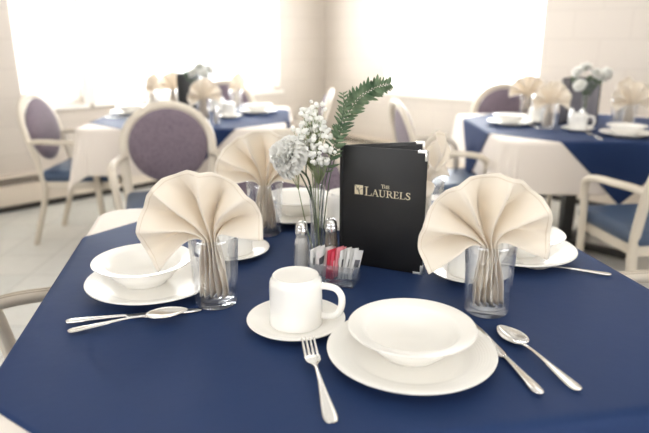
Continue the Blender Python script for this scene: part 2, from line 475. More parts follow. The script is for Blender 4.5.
# ------------------------------------------------------------------ china
def lathe_thing(name, prof, m, seg=72, n=0): return from_bm(name, lathe_bm(smooth_profile(prof, n) if n else prof, seg), m, smooth=50)
PLATE = Kind(tag(lathe_thing('dinner_plate', [(0, .0035), (.066, .0035), (.068, 0), (.072, 0), (.074, .004), (.088, .0062), (.100, .0115), (.118, .0165), (.1295, .0195), (.132, .0205), (.1325, .0222), (.1315, .0235), (.129, .0235), (.118, .0205), (.100, .0155), (.0935, .0125), (.086, .0090), (.078, .0076), (.04, .007), (0, .007)], CERAMIC_RIM, 96), 'p', 'plate'))
BOWL = Kind(tag(lathe_thing('soup_bowl', [(0, .003), (.040, .003), (.041, 0), (.045, 0), (.047, .004), (.060, .014), (.072, .028), (.0765, .037), (.080, .0405), (.095, .0450), (.0995, .0466), (.1008, .0480), (.0998, .0495), (.095, .0488), (.080, .0452), (.0745, .0425), (.0700, .0330), (.060, .0190), (.046, .0095), (.03, .0072), (0, .007)], CERAMIC, 96), 'b', 'bowl'))
SAUCER = Kind(tag(lathe_thing('saucer', [(0, .003), (.038, .003), (.040, 0), (.044, 0), (.046, .004), (.060, .0065), (.076, .011), (.086, .0142), (.087, .0155), (.0862, .0168), (.084, .0168), (.074, .0138), (.060, .0100), (.047, .0078), (.0455, .0070), (.044, .0058), (0, .0056)], CERAMIC, 80), 's', 'saucer'))
def make_mug():
    root = empty('coffee_mug'); tag(root, 'mug', 'mug')
    # stands upside down: rim at z = 0, foot on top
    K = 1.07
    prof = [(.0415, .0006), (.0425, 0), (.0437, .0012), (.0438, .004), (.0432, .03), (.0428, .062), (.0425, .072), (.0412, .0765), (.0385, .0785), (.0378, .0795), (.0378, .0835), (.0368, .0848), (.0350, .0848), (.0342, .0843), (.032, .0840), (.012, .0839), (0, .0842)]
    inner = [(0, .076), (.035, .076), (.039, .070), (.0405, .03), (.0415, .0006)]
    prof = [(r*K, z*K) for r, z in prof]; inner = [(r*K, z*K) for r, z in inner]
    bm = lathe_bm(prof, 64); lathe_bm(inner, 64, bm); bmesh.ops.remove_doubles(bm, verts=bm.verts, dist=1e-5)
    from_bm('body', bm, CERAMIC, root, 50)
    bm = bmesh.new(); pts = catmull([(.0405, 0, .068), (.052, 0, .0685), (.067, 0, .065), (.0755, 0, .053), (.0755, 0, .036), (.069, 0, .022), (.055, 0, .0165), (.0415, 0, .0175)], 6); pts = [p*K for p in pts]
    add_tube(bm, pts, .0062, 12, ry=.0045, up=(0, 1, 0)); 
    from_bm('handle', bm, CERAMIC, root, 60)
    return root
MUG = Kind(make_mug())
E0 = .0006
def setting_china(plate, bowl, word):
    if plate: PLATE.put((plate[0], plate[1], TZ+E0), 'white dinner plate '+word)
    if bowl: BOWL.put((bowl[0], bowl[1], TZ+E0+.0072), 'white rimmed soup bowl '+word)
def cup(x, y, rz, word):
    SAUCER.put((x, y, TZ+E0), 'white saucer under the mug '+word)
    MUG.put((x, y, TZ+E0+.006), 'upturned white mug '+word, rz)
setting_china((.136, .847), (.137, .855), 'nearest the viewer on the front table')
setting_china((-.348, 1.135), (-.371, 1.150), 'at the left of the front table')
setting_china((.450, 1.325), (.455, 1.328), 'at the right of the front table')
setting_china((-.085, 1.64), (-.075, 1.662), 'behind the bud vase on the front table')
cup(-.050, .965, radians(-12), 'beside the front fork')
cup(.312, 1.203, radians(15), 'behind the tall glass at the right of the front table')
cup(-.217, 1.335, radians(150), 'hidden by the left fan napkin on the front table')
cup(.052, 1.553, radians(60), 'between bud vase and menu on the front table')

# ------------------------------------------------------------------ drinking glasses and fan napkins
def make_glass():
    prof = [(0, .0), (.034, 0), (.0362, .002), (.0368, .008), (.0390, .06), (.0418, .12), (.0428, .1355), (.0420, .1370), (.0410, .1355), (.0400, .12), (.0372, .06), (.0348, .016), (.032, .0125), (0, .0115)]
    prof = [(r*1.1, z) for r, z in prof]
    return tag(lathe_thing('water_glass', prof, GLASS, 64), 'g', 'glass')
TUMBLER = Kind(make_glass())
def make_napkin(a0, a1, R, pleats, seed, shift=0.0, up=1.0):
    """a pleated stem standing in the glass that opens into a fan; local x across, fan faces -y"""
    rnd = random.Random(seed); N = pleats*16; rim = .128; sx = 0 if False else shift
    ph = [rnd.uniform(-.25, .25) for _ in range(40)]
    def tri(t): 
        f = (t % 1.0); w = 1-abs(2*f-1)*2
        return sin(w*pi/2)*.25+w*.75
    rows_stem, rows_fan = 14, 26
    G = []
    for i in range(N+1):
        u = i/N; pl = u*pleats; jig = ph[int(pl) % 40]
        zz = tri(pl)
        ang = a1+(a0-a1)*u + .03*jig
        dirv = Vector((cos(ang), 0, sin(ang)))
        colv = []
        # stem
        for k in range(rows_stem):
            t = k/(rows_stem-1); z = .014+(rim-.014)*t
            half = (.029*(1-.52*t**1.5)) ; x = (u-.5)*2*half + .0015*sin(7*t+i*.3) + sx*.35*t
            depth = .0155*(1-.2*t)
            y = zz*depth*(sqrt(max(0, 1-(x/.0375)**2)))
            colv.append(Vector((x, y, z)))
        p0 = colv[-1]; t0 = Vector((0, 0, 1))
        # fan: bends from upright into its own direction
        Rr = R*(1+.05*jig)
        base = Vector((p0.x, 0, rim)); 
        for k in range(1, rows_fan+1):
            t = k/rows_fan; r = Rr*t
            lift = .030*(1-math.exp(-r/.018))
            p = base+dirv*r+Vector((0, 0, lift*up)); p.x += sx*(1-math.exp(-r/.02))
            amp = .0105 + .020*sin(pi*min(1, t*.85+.06)) - .008*t*t
            y = zz*amp*min(1, .6+t) - .14*r - .9*r*r
            # keep the lower flaps in front of / outside the glass
            p.y = y - .0*t
            p.z += -.004*abs(zz)*t
            colv.append(p)
        G.append(colv)
    return G
def build_napkin(G, name='napkin'):
    bm = bmesh.new(); V = [[bm.verts.new(p) for p in c] for c in G]
    for i in range(len(G)-1):
        for k in range(len(G[0])-1): bm.faces.new((V[i][k], V[i+1][k], V[i+1][k+1], V[i][k+1]))
    o = from_bm(name, bm, NAPKIN, smooth=180); md = o.modifiers.new('thickness', 'SOLIDIFY'); md.thickness = .0014; md.offset = 0
    # stitched hem: a narrow raised band that follows the fan's edge
    bm = bmesh.new(); n = len(G[0]); Q = []
    for c in G:
        e = c[n-1]; d = (c[n-1]-c[n-2]).normalized()
        Q.append(e-d*.0075)
    add_tube(bm, Q[::2], .00125, 6)
    h = from_bm('hem_stitching', bm, HEM, o, 60); h['label'] = 'stitched hem line'
    return tag(o, 'n', 'napkin')
def glass_and_napkin(x, y, rz, G, glabel, nlabel, tilt=0):
    TUMBLER.put((x, y, TZ+E0), glabel, 0)
    if isinstance(G, Kind): return G.put((x, y, TZ+E0), nlabel, rz)
    o = build_napkin(G); o.location = (x, y, TZ+E0); o.rotation_euler = (0, 0, rz); o['label'] = nlabel
    return o
glass_and_napkin(.302, 1.027, .10, make_napkin(radians(-24), radians(216), .110, 5, 3, -.016), 'tall clear tumbler with a fan napkin at front right', 'cream fan-folded napkin in the tumbler at front right')
glass_and_napkin(-.208, 1.062, -.1, make_napkin(radians(-8), radians(231), .107, 5, 11, -.013), 'tall clear tumbler with a fan napkin beside the left bowl', 'cream fan-folded napkin standing beside the left bowl')
glass_and_napkin(-.153, 1.493, -.05, make_napkin(radians(-12), radians(194), .114, 5, 5, .002), 'tall clear tumbler with a fan napkin left of the bud vase', 'cream fan-folded napkin left of the bud vase')
glass_and_napkin(.262, 1.51, 1.15, make_napkin(radians(-15), radians(200), .108, 5, 8), 'clear tumbler mostly hidden behind the black menu', 'cream fan-folded napkin seen edge on behind the black menu')

# ------------------------------------------------------------------ cutlery (handle end at y = 0, business end at +y)
def section_tube(bm, secs, seg=12):
    """secs: (y, half width, half thickness, z)"""
    rings = [[bm.verts.new((w*cos(2*pi*k/seg), y, z+t*sin(2*pi*k/seg))) for k in range(seg)] for (y, w, t, z) in secs]
    for A, B in zip(rings, rings[1:]):
        for k in range(seg): bm.faces.new((A[k], A[(k+1) % seg], B[(k+1) % seg], B[k]))
    bm.faces.new(rings[0][::-1]); bm.faces.new(rings[-1])
def spline_secs(secs, n=5):
    a = catmull([(s[0], s[1], s[2]) for s in secs], n); b = catmull([(s[0], s[3], 0) for s in secs], n)
    return [(p.x, max(p.y, .0003), max(p.z, .0003), q.y) for p, q in zip(a, b)]
HANDLE = [(0, .0030, .0010, .0016), (.004, .0078, .0014, .0017), (.016, .0098, .0016, .0021), (.045, .0074, .0017, .0040), (.08, .0044, .0019, .0066), (.105, .0033, .0019, .0078), (.122, .0034, .0017, .0074)]
def make_spoon():
    bm = bmesh.new(); section_tube(bm, spline_secs(HANDLE+[(.132, .0045, .0014, .0060), (.137, .006, .0009, .0052)]))
    L0, L1, n, m = .130, .203, 28, 14; V = []
    for i in range(n+1):
        t = i/n; y = L0+(L1-L0)*t
        w = .0215*(sin(pi*min(1, max(0, t))**.82))**.62 if 0 < t < 1 else .0006
        depth = .0085*sin(pi*t)**.8
        zed = .0062*(1-t)+.0052*t
        V.append([bm.verts.new((w*(2*j/m-1), y, zed-depth*(1-(2*j/m-1)**2)*1.0+.003)) for j in range(m+1)])
    for i in range(n):
        for j in range(m): bm.faces.new((V[i][j], V[i+1][j], V[i+1][j+1], V[i][j+1]))
    o = from_bm('teaspoon', bm, STEEL, smooth=70); 
    md = o.modifiers.new('thickness', 'SOLIDIFY'); md.thickness = .0010; md.offset = -1
    return tag(o, 'spoon', 'spoon')
def make_fork():
    bm = bmesh.new(); section_tube(bm, spline_secs(HANDLE+[(.132, .0060, .0012, .0052), (.140, .0105, .0010, .0036), (.150, .0122, .0009, .0028), (.157, .0124, .0009, .0030)]))
    for q in range(4):
        x = -.0096+.0064*q
        secs = [(.154, .0024, .0009, .0029), (.165, .0022, .0010, .0034), (.180, .0018, .0010, .0060), (.193, .0014, .0009, .0100), (.198, .0006, .0006, .0118)]
        t = bmesh.new(); section_tube(t, spline_secs(secs, 4), 8)
        for v in t.verts: v.co.x += x
        merge(bm, t)
    return tag(from_bm('dinner_fork', bm, STEEL, smooth=60), 'fork', 'fork')
def make_knife():
    bm = bmesh.new()
    secs = [(0, .0030, .0020, .0040), (.004, .0075, .0032, .0040), (.02, .0088, .0036, .0042), (.06, .0062, .0036, .0044), (.098, .0045, .0033, .0044), (.104, .0052, .0024, .0042), (.110, .0075, .0014, .0034), (.13, .0088, .0011, .0030), (.19, .0092, .0009, .0028), (.223, .0078, .0008, .0027), (.234, .0045, .0007, .0026), (.237, .0012, .0005, .0026)]
    section_tube(bm, spline_secs(secs))
    return tag(from_bm('table_knife', bm, STEEL, smooth=60), 'knife', 'knife')
SPOON, FORK, KNIFE = Kind(make_spoon()), Kind(make_fork()), Kind(make_knife())
def lay(kind, a, b, label, dz=0.0, pitch=0.0):
    """a: handle end, b: tip"""
    d = Vector((b[0]-a[0], b[1]-a[1])); rz = atan2(d.y, d.x)-pi/2
    return kind.put((a[0], a[1], TZ+.0012+dz), label, rot=(pitch, 0, rz))
lay(FORK, (.0100, .679), (-.0305, .890), 'steel fork with its tines on the rim of the front saucer', 0, radians(4.2))
lay(KNIFE, (.307, .743), (.262, .955), 'steel knife tucked against the right of the nearest plate')
lay(SPOON, (.367, .756), (.300, .962), 'steel spoon at the right of the nearest plate')
lay(KNIFE, (-.460, .970), (-.228, 1.022), 'steel knife below the left plate with a spoon across its tip')
lay(SPOON, (-.441, .932), (-.285, .978), 'steel spoon lying across the left knife', .0035, radians(2.2))
lay(FORK, (.616, 1.200), (.432, 1.245), 'steel fork alone on the cloth at the right table edge')

# ------------------------------------------------------------------ menu
def ribbon(bm, pts, w, z0, z1):
    """a flat stroke with thickness: pts in (s, h), w single or list; bm in local x = s, z = h, y = depth"""
    n = len(pts); W = w if isinstance(w, (list, tuple)) else [w]*n; L, Rr = [], []
    for i, p in enumerate(pts):
        a = pts[max(i-1, 0)]; b = pts[min(i+1, n-1)]
        t = Vector((b[0]-a[0], b[1]-a[1])).normalized(); nn = Vector((-t.y, t.x))
        L.append((p[0]+nn.x*W[i]/2, p[1]+nn.y*W[i]/2)); Rr.append((p[0]-nn.x*W[i]/2, p[1]-nn.y*W[i]/2))
    def ring(y): return [bm.verts.new((q[0], y, q[1])) for q in L+Rr[::-1]]
    A, B = ring(z0), ring(z1); m = len(A)
    for i in range(n-1):
        bm.faces.new((B[i], B[i+1], B[m-2-i], B[m-1-i]))
    for i in range(m): bm.faces.new((A[i], A[(i+1) % m], B[(i+1) % m], B[i]))
def arc(cx, cy, rx, ry, a0, a1, n=10): return [(cx+rx*cos(radians(a0+(a1-a0)*k/n)), cy+ry*sin(radians(a0+(a1-a0)*k/n))) for k in range(n+1)]
TK, TN, SE = .15, .065, .055
def serif(x, y, w): return ([(x-w/2, y), (x+w/2, y)], SE)
GL = {
 'L': (.68, [([(.16, 0), (.16, 1)], TK), serif(.16, .973, .34), ([(.0, .027), (.60, .027)], SE), ([(.575, 0), (.635, .27)], TN)]),
 'A': (.80, [([(.08, 0), (.37, 1)], TN), ([(.36, 1.0), (.66, 0)], TK), ([(.17, .34), (.56, .34)], SE), serif(.08, .027, .24), serif(.66, .027, .30)]),
 'U': (.84, [([(.15, 1), (.15, .36)]+arc(.385, .30, .235, .28, 180, 270)[1:], [TK]*8+[TK*.8, TK*.7, .09, .08]), (arc(.385, .30, .25, .28, 270, 360)+[(.635, 1)], TN), serif(.15, .973, .32), serif(.635, .973, .26)]),
 'R': (.82, [([(.16, 0), (.16, 1)], TK), serif(.16, .027, .34), serif(.10, .973, .22), ([(.16, .965)]+arc(.34, .73, .22, .235, 90, -90)+[(.16, .495)], [.06]*4+[.09, .12, .14, .14, .12, .09]+[.06]*3), ([(.36, .50), (.70, .02)], TK), serif(.74, .027, .16)]),
 'E': (.70, [([(.16, 0), (.16, 1)], TK), ([(.0, .027), (.56, .027)], SE), ([(.0, .973), (.54, .973)], SE), ([(.16, .52), (.44, .52)], SE), ([(.54, 0), (.60, .26)], TN), ([(.52, 1), (.53, .76)], TN), ([(.44, .42), (.44, .62)], TN)]),
 'S': (.60, [(catmull([(.48, .80, 0), (.36, .955, 0), (.18, .93, 0), (.10, .77, 0), (.20, .60, 0), (.38, .45, 0), (.48, .27, 0), (.40, .08, 0), (.22, .03, 0), (.06, .18, 0)], 4), None), ([(.475, .98), (.485, .74)], TN), ([(.06, .02), (.05, .27)], TN)]),
 'T': (.74, [([(.36, 0), (.36, 1)], TK), serif(.36, .027, .34), ([(.03, .973), (.69, .973)], SE), ([(.04, 1), (.02, .75)], TN), ([(.68, 1), (.70, .75)], TN)]),
 'H': (.90, [([(.16, 0), (.16, 1)], TK), ([(.68, 0), (.68, 1)], TK), ([(.16, .51), (.68, .51)], SE), serif(.16, .027, .32), serif(.16, .973, .32), serif(.68, .027, .32), serif(.68, .973, .32)]),
}
def write(bm, word, s, h, big, small, width, y0, y1):
    sizes = [big]+[small]*(len(word)-1)
    total = sum(GL[c][0]*z for c, z in zip(word, sizes)); kx = width/total
    for c, z in zip(word, sizes):
        adv, strokes = GL[c]
        for pts, w in strokes:
            P = [(s+p[0]*z*kx, h+p[1]*z) for p in pts]
            if w is None: W = [(.06+.10*sin(pi*i/(len(pts)-1)))*z for i in range(len(pts))]
            elif isinstance(w, list): W = [w[min(i, len(w)-1)]*z for i in range(len(pts))]
            else: W = w*z
            ribbon(bm, P, W, y0, y1)
        s += adv*z*kx
def make_menu():
    root = empty('menu_folder', (.038, 1.281, TZ+E0)); tag(root, 'black leatherette menu folder standing open with gold lettering', 'menu')
    W, Hh = .189, .268
    def panel(name, ang, front):
        p = bpy.data.objects.new(name, None)
        bm = bmesh.new(); add_box(bm, (W/2, 0, Hh/2), (W, .0042, Hh), bevel=.0016, seg=2)
        o = from_bm(name, bm, LEATHER, root); o.rotation_euler = (0, 0, ang); bpy.data.objects.remove(p)
        f = -1 if front else 1
        bm = bmesh.new(); add_box(bm, (W/2+.002, -f*.0026, Hh/2), (W-.016, .0010, Hh-.014)); from_bm('inner_lining', bm, LINER, o, 0)
        for z in (0, Hh):           # metal corners on the free edge
            s = 1 if z == 0 else -1; bm = bmesh.new(); L = .021; th = .0070; w = .0054
            zz = z - s*.0004
            add_box(bm, (W-L/2+.0006, 0, zz+s*w/2), (L, th, w), bevel=.0006)
            add_box(bm, (W-w/2+.0006, 0, zz+s*L/2), (w, th, L), bevel=.0006)
            c = from_bm('corner_guard', bm, SILVER, o); c['label'] = 'nickel corner guard'
        return o
    fr = panel('front_cover', radians(-24.4), True); panel('back_cover', radians(13.4), False)
    bm = bmesh.new(); add_tube(bm, [(0, 0, .001), (0, 0, Hh-.001)], .0046, 10); from_bm('spine', bm, LEATHER, root)
    bm = bmesh.new(); y0, y1 = -.0019, -.0026
    write(bm, 'LAURELS', .0545, .1625, .0195, .0150, .103, y0, y1)
    write(bm, 'THE', .0915, .1815, .0085, .0068, .0195, y0, y1)
    o = from_bm('lettering', bm, GOLD, fr, 0); o['label'] = 'gold lettering reading THE LAURELS'
    bm = bmesh.new(); ribbon(bm, [(.0315, .1735), (.0505, .1735)], .0205, y0, y1)
    o = from_bm('emblem', bm, GOLD, fr, 0); o['label'] = 'square gold emblem with a black branching sprig'
    bm = bmesh.new(); ya, yb = -.0025, -.0029
    ribbon(bm, catmull([(.0322, .1830, 0), (.0370, .1775, 0), (.0405, .1720, 0), (.0425, .1660, 0), (.0432, .1634, 0)], 4), [.0008]*5+[.0016]*12, ya, yb)
    ribbon(bm, catmull([(.0412, .1700, 0), (.0440, .1745, 0), (.0478, .1768, 0), (.0500, .1772, 0)], 4), .0010, ya, yb)
    ribbon(bm, [(.0398, .1730), (.0410, .1785), (.0430, .1800)], .0008, ya, yb)
    ribbon(bm, [(.0365, .1785), (.0352, .1745)], .0008, ya, yb); ribbon(bm, [(.0380, .1760), (.0366, .1715)], .0008, ya, yb)
    from_bm('emblem_sprig', bm, LEATHER, fr, 0)
make_menu()

# ------------------------------------------------------------------ caddy, packets, shakers
CX, CYY, CR = .020, 1.165, radians(-21)
def make_caddy():
    root = empty('packet_caddy', (CX, CYY, TZ+E0), CR); tag(root, 'clear ribbed plastic caddy full of sweetener packets', 'caddy')
    L, D, Hc, t = .098, .050, .042, .0022
    bm = bmesh.new(); add_box(bm, (0, 0, .003), (L, D, .006), bevel=.001); from_bm('base', bm, ACRYLIC, root)
    for (c, s) in (((0, -D/2+t/2, Hc/2+.004), (L, t, Hc-.004)), ((0, D/2-t/2, Hc/2+.004), (L, t, Hc-.004)), ((-L/2+t/2, 0, Hc/2+.004), (t, D-2*t, Hc-.004)), ((L/2-t/2, 0, Hc/2+.004), (t, D-2*t, Hc-.004))):
        bm = bmesh.new(); add_box(bm, c, s, bevel=.0006)
        lng = s[0] > s[1]; n = 14 if lng else 7
        for k in range(n):
            q = ((k+.5)/n-.5)*(s[0] if lng else s[1])
            o = -1 if (c[1] < 0 or (not lng and c[0] < 0)) else 1
            p0 = (q, c[1]+o*t*.6, .010) if lng else (c[0]+o*t*.6, q, .010)
            add_tube(bm, [p0, (p0[0], p0[1], .030)], .0010, 6)
        from_bm('side_wall', bm, ACRYLIC, root)
make_caddy()
def make_packet(paper, name):
    root = empty(name); tag(root, 'p', 'packet')
    bm = bmesh.new(); nx, nz = 8, 12; w, h = .032, .062; 
    for sgn in (1, -1):
        V = [[bm.verts.new((w*(i/nx-.5), sgn*.0016*(sin(pi*i/nx)*sin(pi*k/nz))**.6+sgn*.00025, h*k/nz)) for k in range(nz+1)] for i in range(nx+1)]
        for i in range(nx):
            for k in range(nz): bm.faces.new((V[i][k], V[i+1][k], V[i+1][k+1], V[i][k+1]))
    from_bm('pouch', bm, paper, root, 60)
    bm = bmesh.new(); add_box(bm, (0, -.00215, .034), (.018, .0004, .016)); add_box(bm, (0, .00215, .034), (.018, .0004, .016))
    from_bm('printed_panel', bm, PRINT if paper is PAPER else PAPER, root, 0)
    return root
PKW, PKP, PKL = Kind(make_packet(PAPER, 'sugar_packet')), Kind(make_packet(PINK, 'sweetener_packet')), Kind(make_packet(PALEPINK, 'sweetener_packet'))
def packet(kind, s, d, lean, yaw, label, group, z=.0085):
    x = CX+s*cos(CR)-d*sin(CR); y = CYY+s*sin(CR)+d*cos(CR)
    kind.put((x, y, TZ+z), label, rot=(radians(3), lean, CR+pi/2+yaw), group=group)
rp = random.Random(4)
for k in range(5): packet(PKW, -.040+.0066*k, -.002+.003*(k % 2), radians(rp.uniform(-10, 12)), radians(rp.uniform(-22, -4)), 'white packet in the left part of the caddy behind the mug', 'white packets at the left of the caddy', .0115+.001*(k % 3))
for k, kd in enumerate((PKP, PKP, PKP, PKL, PKL)):
    packet(kd, -.007+.0044*k, -.004+.002*(k % 2), radians(rp.uniform(-6, 10)), radians(rp.uniform(-20, -8)), ('bright pink' if kd is PKP else 'pale pink')+' sweetener packet upright in the middle of the caddy', ('bright' if kd is PKP else 'pale')+' pink packets in the caddy', .0105+.005*(k > 2))
for k in range(5):
    packet(PKW, .0175+.0058*k, -.003+.003*(k % 2), radians(5+3*k+rp.uniform(-3, 3)), radians(-13+rp.uniform(-8, 8)), 'white printed packet leaning at the right of the caddy', 'white packets at the right of the caddy', .0125+.002*(k % 2))

def make_shaker(fill, word, level):
    root = empty('condiment_shaker'); tag(root, word, 'shaker')
    bm = lathe_bm([(0, 0), (.0185, 0), (.0200, .0015), (.0198, .010), (.0165, .045), (.0130, .078), (.0125, .082), (.0112, .082), (.0116, .078), (.0150, .045), (.0182, .010), (.0175, .006), (0, .006)], 12)
    from_bm('glass_body', bm, GLASS, root, 25)
    bm = lathe_bm([(0, .0068), (.0168, .0068), (.0176, .010), (.0176-(level-.01)*.09, level), (0, level+.001)], 24); from_bm('filling', bm, fill, root, 50)
    bm = lathe_bm([(.0128, .080), (.0138, .0805), (.0140, .090), (.0134, .0915), (.0134, .094), (.0128, .099), (.0100, .1050), (.0055, .1085), (0, .1095)], 32); bmesh.ops.create_cube
    from_bm('cap', bm, CHROME, root, 50)
    for k in range(5):
        bm = bmesh.new(); a = 2*pi*k/5; bmesh.ops.create_icosphere(bm, subdivisions=1, radius=.0011, matrix=Matrix.Translation((cos(a)*.0055, sin(a)*.0055, .1083))); from_bm('pour_hole', bm, DARK, root)
    return root
SH1 = Kind(make_shaker(SALT, 's', .072)); SH2 = Kind(make_shaker(PEPPER, 's', .074))
SH1.put((-.050, 1.243, TZ+E0), 'faceted glass salt shaker with chrome cap left of the bud vase')
SH2.put((.0145, 1.262, TZ+E0), 'glass pepper shaker with chrome cap beside the menu')

# ------------------------------------------------------------------ vase and flowers
VX, VY = -.017, 1.295
def vase_prof(): return [(0, 0), (.024, 0), (.0265, .003), (.0265, .012), (.022, .035), (.0165, .062), (.0145, .085), (.0152, .115), (.0172, .150), (.0185, .172), (.0179, .1735), (.0170, .172), (.0157, .150), (.0137, .115), (.0130, .085), (.0150, .062), (.0205, .035), (.0245, .014), (.020, .009), (0, .008)]
VASE = Kind(tag(lathe_thing('bud_vase', smooth_profile(vase_prof(), 2), GLASS, 32), 'v', 'vase'))
VASE.put((VX, VY, TZ+E0), 'clear glass bud vase of white flowers and fern beside the menu')

def blossom_mesh(r, seed):
    rnd = random.Random(seed); bm = bmesh.new()
    bmesh.ops.create_icosphere(bm, subdivisions=2, radius=r)
    for v in bm.verts: v.co *= 1+rnd.uniform(-.22, .16)
    me = bpy.data.meshes.new('blossom'); bm.to_mesh(me); bm.free(); me.materials.append(PETAL)
    for p in me.polygons: p.use_smooth = True
    return me
BLOSSOMS = [blossom_mesh(.0057, i) for i in range(4)]
def sprig(base, tips_center, spread, n, label, seed):
    """gypsophila: a branching stem with separate little blossoms"""
    rnd = random.Random(seed); root = empty('gypsophila_sprig', base); tag(root, label, 'flower')
    bm = bmesh.new(); c = Vector(tips_center)-Vector(base); fork = c*.72
    add_tube(bm, catmull([(0, 0, 0), fork*.5+Vector((rnd.uniform(-.004, .004), 0, 0)), fork], 5), [.0014-.0005*i/10 for i in range(11)], 6)
    tips = []
    for k in range(n):
        while True:
            q = Vector((rnd.uniform(-1, 1), rnd.uniform(-1, 1), rnd.uniform(-1, 1)))
            if q.length < 1: break
        p = c+Vector((q.x*spread[0], q.y*spread[1], q.z*spread[2])); tips.append(p)
        mid = (fork+p)*.5+Vector((rnd.uniform(-.006, .006), rnd.uniform(-.006, .006), -.003))
        add_tube(bm, catmull([fork, mid, p], 3), .00045, 5)
    from_bm('stem', bm, PALESTEM, root, 60)
    for k, p in enumerate(tips):
        o = bpy.data.objects.new('blossom', BLOSSOMS[k % 4]); col.objects.link(o); o.parent = root
        o.location = p; s = rnd.uniform(.7, 1.2); o.scale = (s, s, s*.85); o.rotation_euler = (rnd.uniform(-.6, .6), rnd.uniform(-.6, .6), rnd.uniform(0, 6))
    return root
vb = lambda dx, dy: (VX+dx, VY+dy, TZ+.012)
sprig(vb(.004, .003), (-.022, 1.275, 1.078), (.034, .028, .040), 54, 'tall sprig of tiny white blossoms at the top of the bud vase', 1)
sprig(vb(-.004, .004), (-.030, 1.27, 1.040), (.046, .030, .034), 60, 'sprig of tiny white blossoms in the middle of the bud vase', 2)
sprig(vb(.006, -.004), (-.014, 1.24, 1.004), (.038, .022, .026), 40, 'lower sprig of round white blossoms over the vase mouth', 3)
sprig(vb(-.006, -.003), (-.068, 1.245, .985), (.018, .016, .014), 10, 'small sprig of white buds drooping at the left of the vase', 4)

def make_carnation(h, R, tilt, name='white_carnation', petals=60, seed=2):
    rnd = random.Random(seed); root = empty(name); tag(root, 'c', 'flower')
    tip = Vector(tilt)+Vector((0, 0, h)); axis = (Vector(tilt)*1.4+Vector((0, 0, h*.25))).normalized()
    bm = bmesh.new(); add_tube(bm, catmull([(0, 0, 0), (tilt[0]*.15, tilt[1]*.15, h*.55), tip-axis*.004], 8), .0017, 6); from_bm('stem', bm, STEM, root, 60)
    bm = bmesh.new(); add_tube(bm, [tip-axis*.012, tip-axis*.004, tip+axis*.004], [.003, .006, .0075], 8); from_bm('calyx', bm, PALESTEM, root, 60)
    bm = bmesh.new(); q = axis.to_track_quat('Z', 'Y')
    for k in range(petals):
        a = k*2.39996; f = sqrt((k+.5)/petals); el = radians(88-88*f)      # inner petals upright, outer spread flat
        L = R*(.75+.3*rnd.random()); w = R*(.55 if petals < 90 else .36)
        d = Vector((cos(a)*cos(el), sin(a)*cos(el), sin(el))); side = Vector((-sin(a), cos(a), 0)); nrm = d.cross(side)
        rows = []
        for i in range(5):
            t = i/4; row = []
            for j in range(7):
                u = j/6-.5; ruff = .15*R*sin(u*18+k)*t*t+(.06*R*rnd.uniform(-1, 1)*t)
                p = d*(L*t*(1-.35*u*u*4*.4)) + side*(w*2*u*(.25+.75*t)) + nrm*(ruff - .25*R*t*t*(1 if f > .5 else .2))
                row.append(bm.verts.new(q @ p + tip))
            rows.append(row)
        for i in range(4):
            for j in range(6): bm.faces.new((rows[i][j], rows[i+1][j], rows[i+1][j+1], rows[i][j+1]))
    from_bm('flower_head', bm, PETAL, root, 180)
    return root
Kind(make_carnation(.235, .046, (-.052, -.045, 0), petals=99)).put((VX-.003, VY-.001, TZ+.012), 'fluffy white carnation nodding left out of the bud vase')

def frond_mesh(path, n, L0, seed, start=.36):
    """paired narrow ovate leaflets along a curved rib"""
    rnd = random.Random(seed); P = catmull(path, 12); bm = bmesh.new(); m = len(P)
    for k in range(n):
        t = start+(1-start)*(k+.3)/n; i = min(int(t*(m-1)), m-2); p = P[i]; tan = (P[i+1]-P[i]).normalized()
        s = 1 if k % 2 else -1
        side = tan.cross(Vector((0, -1, .15))).normalized()*s
        L = L0*(.55+.45*sin(pi*min(1, (k+1.5)/n*.9+.1)))*rnd.uniform(.8, 1.15)
        d = (side*.85+tan*.55+Vector((0, rnd.uniform(-.5, .5), 0))).normalized()
        w = d.cross(Vector((rnd.uniform(-.3, .3), -1, rnd.uniform(-.4, .4)))).normalized(); nn = w.cross(d)
        rows = []
        for j in range(7):
            f = j/6; hw = L*.135*(sin(pi*f**.75)**.8)*(1+.22*(j % 2)) if 0 < j < 6 else .0004
            c = p+d*L*f-nn*(.16*L*f*f)
            rows.append([bm.verts.new(c-w*hw+nn*hw*.3), bm.verts.new(c), bm.verts.new(c+w*hw+nn*hw*.3)])
        for A, C in zip(rows, rows[1:]):
            for q in (0, 1): bm.faces.new((A[q], C[q], C[q+1], A[q+1]))
    return bm, P
def frond(loc, path, n, L0, label, seed, group=None):
    root = empty('fern_frond', loc); tag(root, label, 'fern', group)
    bm, P = frond_mesh(path, n, L0, seed)
    o = from_bm('leaflets', bm, LEAF, root, 180); md = o.modifiers.new('thickness', 'SOLIDIFY'); md.thickness = .0004
    bm = bmesh.new(); add_tube(bm, P, [.0014-.0009*i/len(P) for i in range(len(P))], 6); from_bm('rib', bm, STEM, root, 60)
    return root
B = Vector((VX+.004, VY+.002, TZ+.012))
def pth(*w): return [(p[0]-B.x, p[1]-B.y, p[2]-B.z) for p in w]
frond(B, pth((B.x, B.y, B.z), (.000, 1.298, .92), (.026, 1.295, 1.015), (.046, 1.285, 1.075), (.072, 1.275, 1.118), (.106, 1.27, 1.140), (.136, 1.265, 1.148)), 46, .031, 'tall fern frond arching right above the menu', 5)
frond(B+Vector((-.003, -.004, 0)), pth((B.x, B.y, B.z), (-.004, 1.29, .92), (.012, 1.275, .98), (.026, 1.265, 1.03), (.040, 1.26, 1.06)), 18, .028, 'shorter fern frond upright beside the white blossoms', 9)
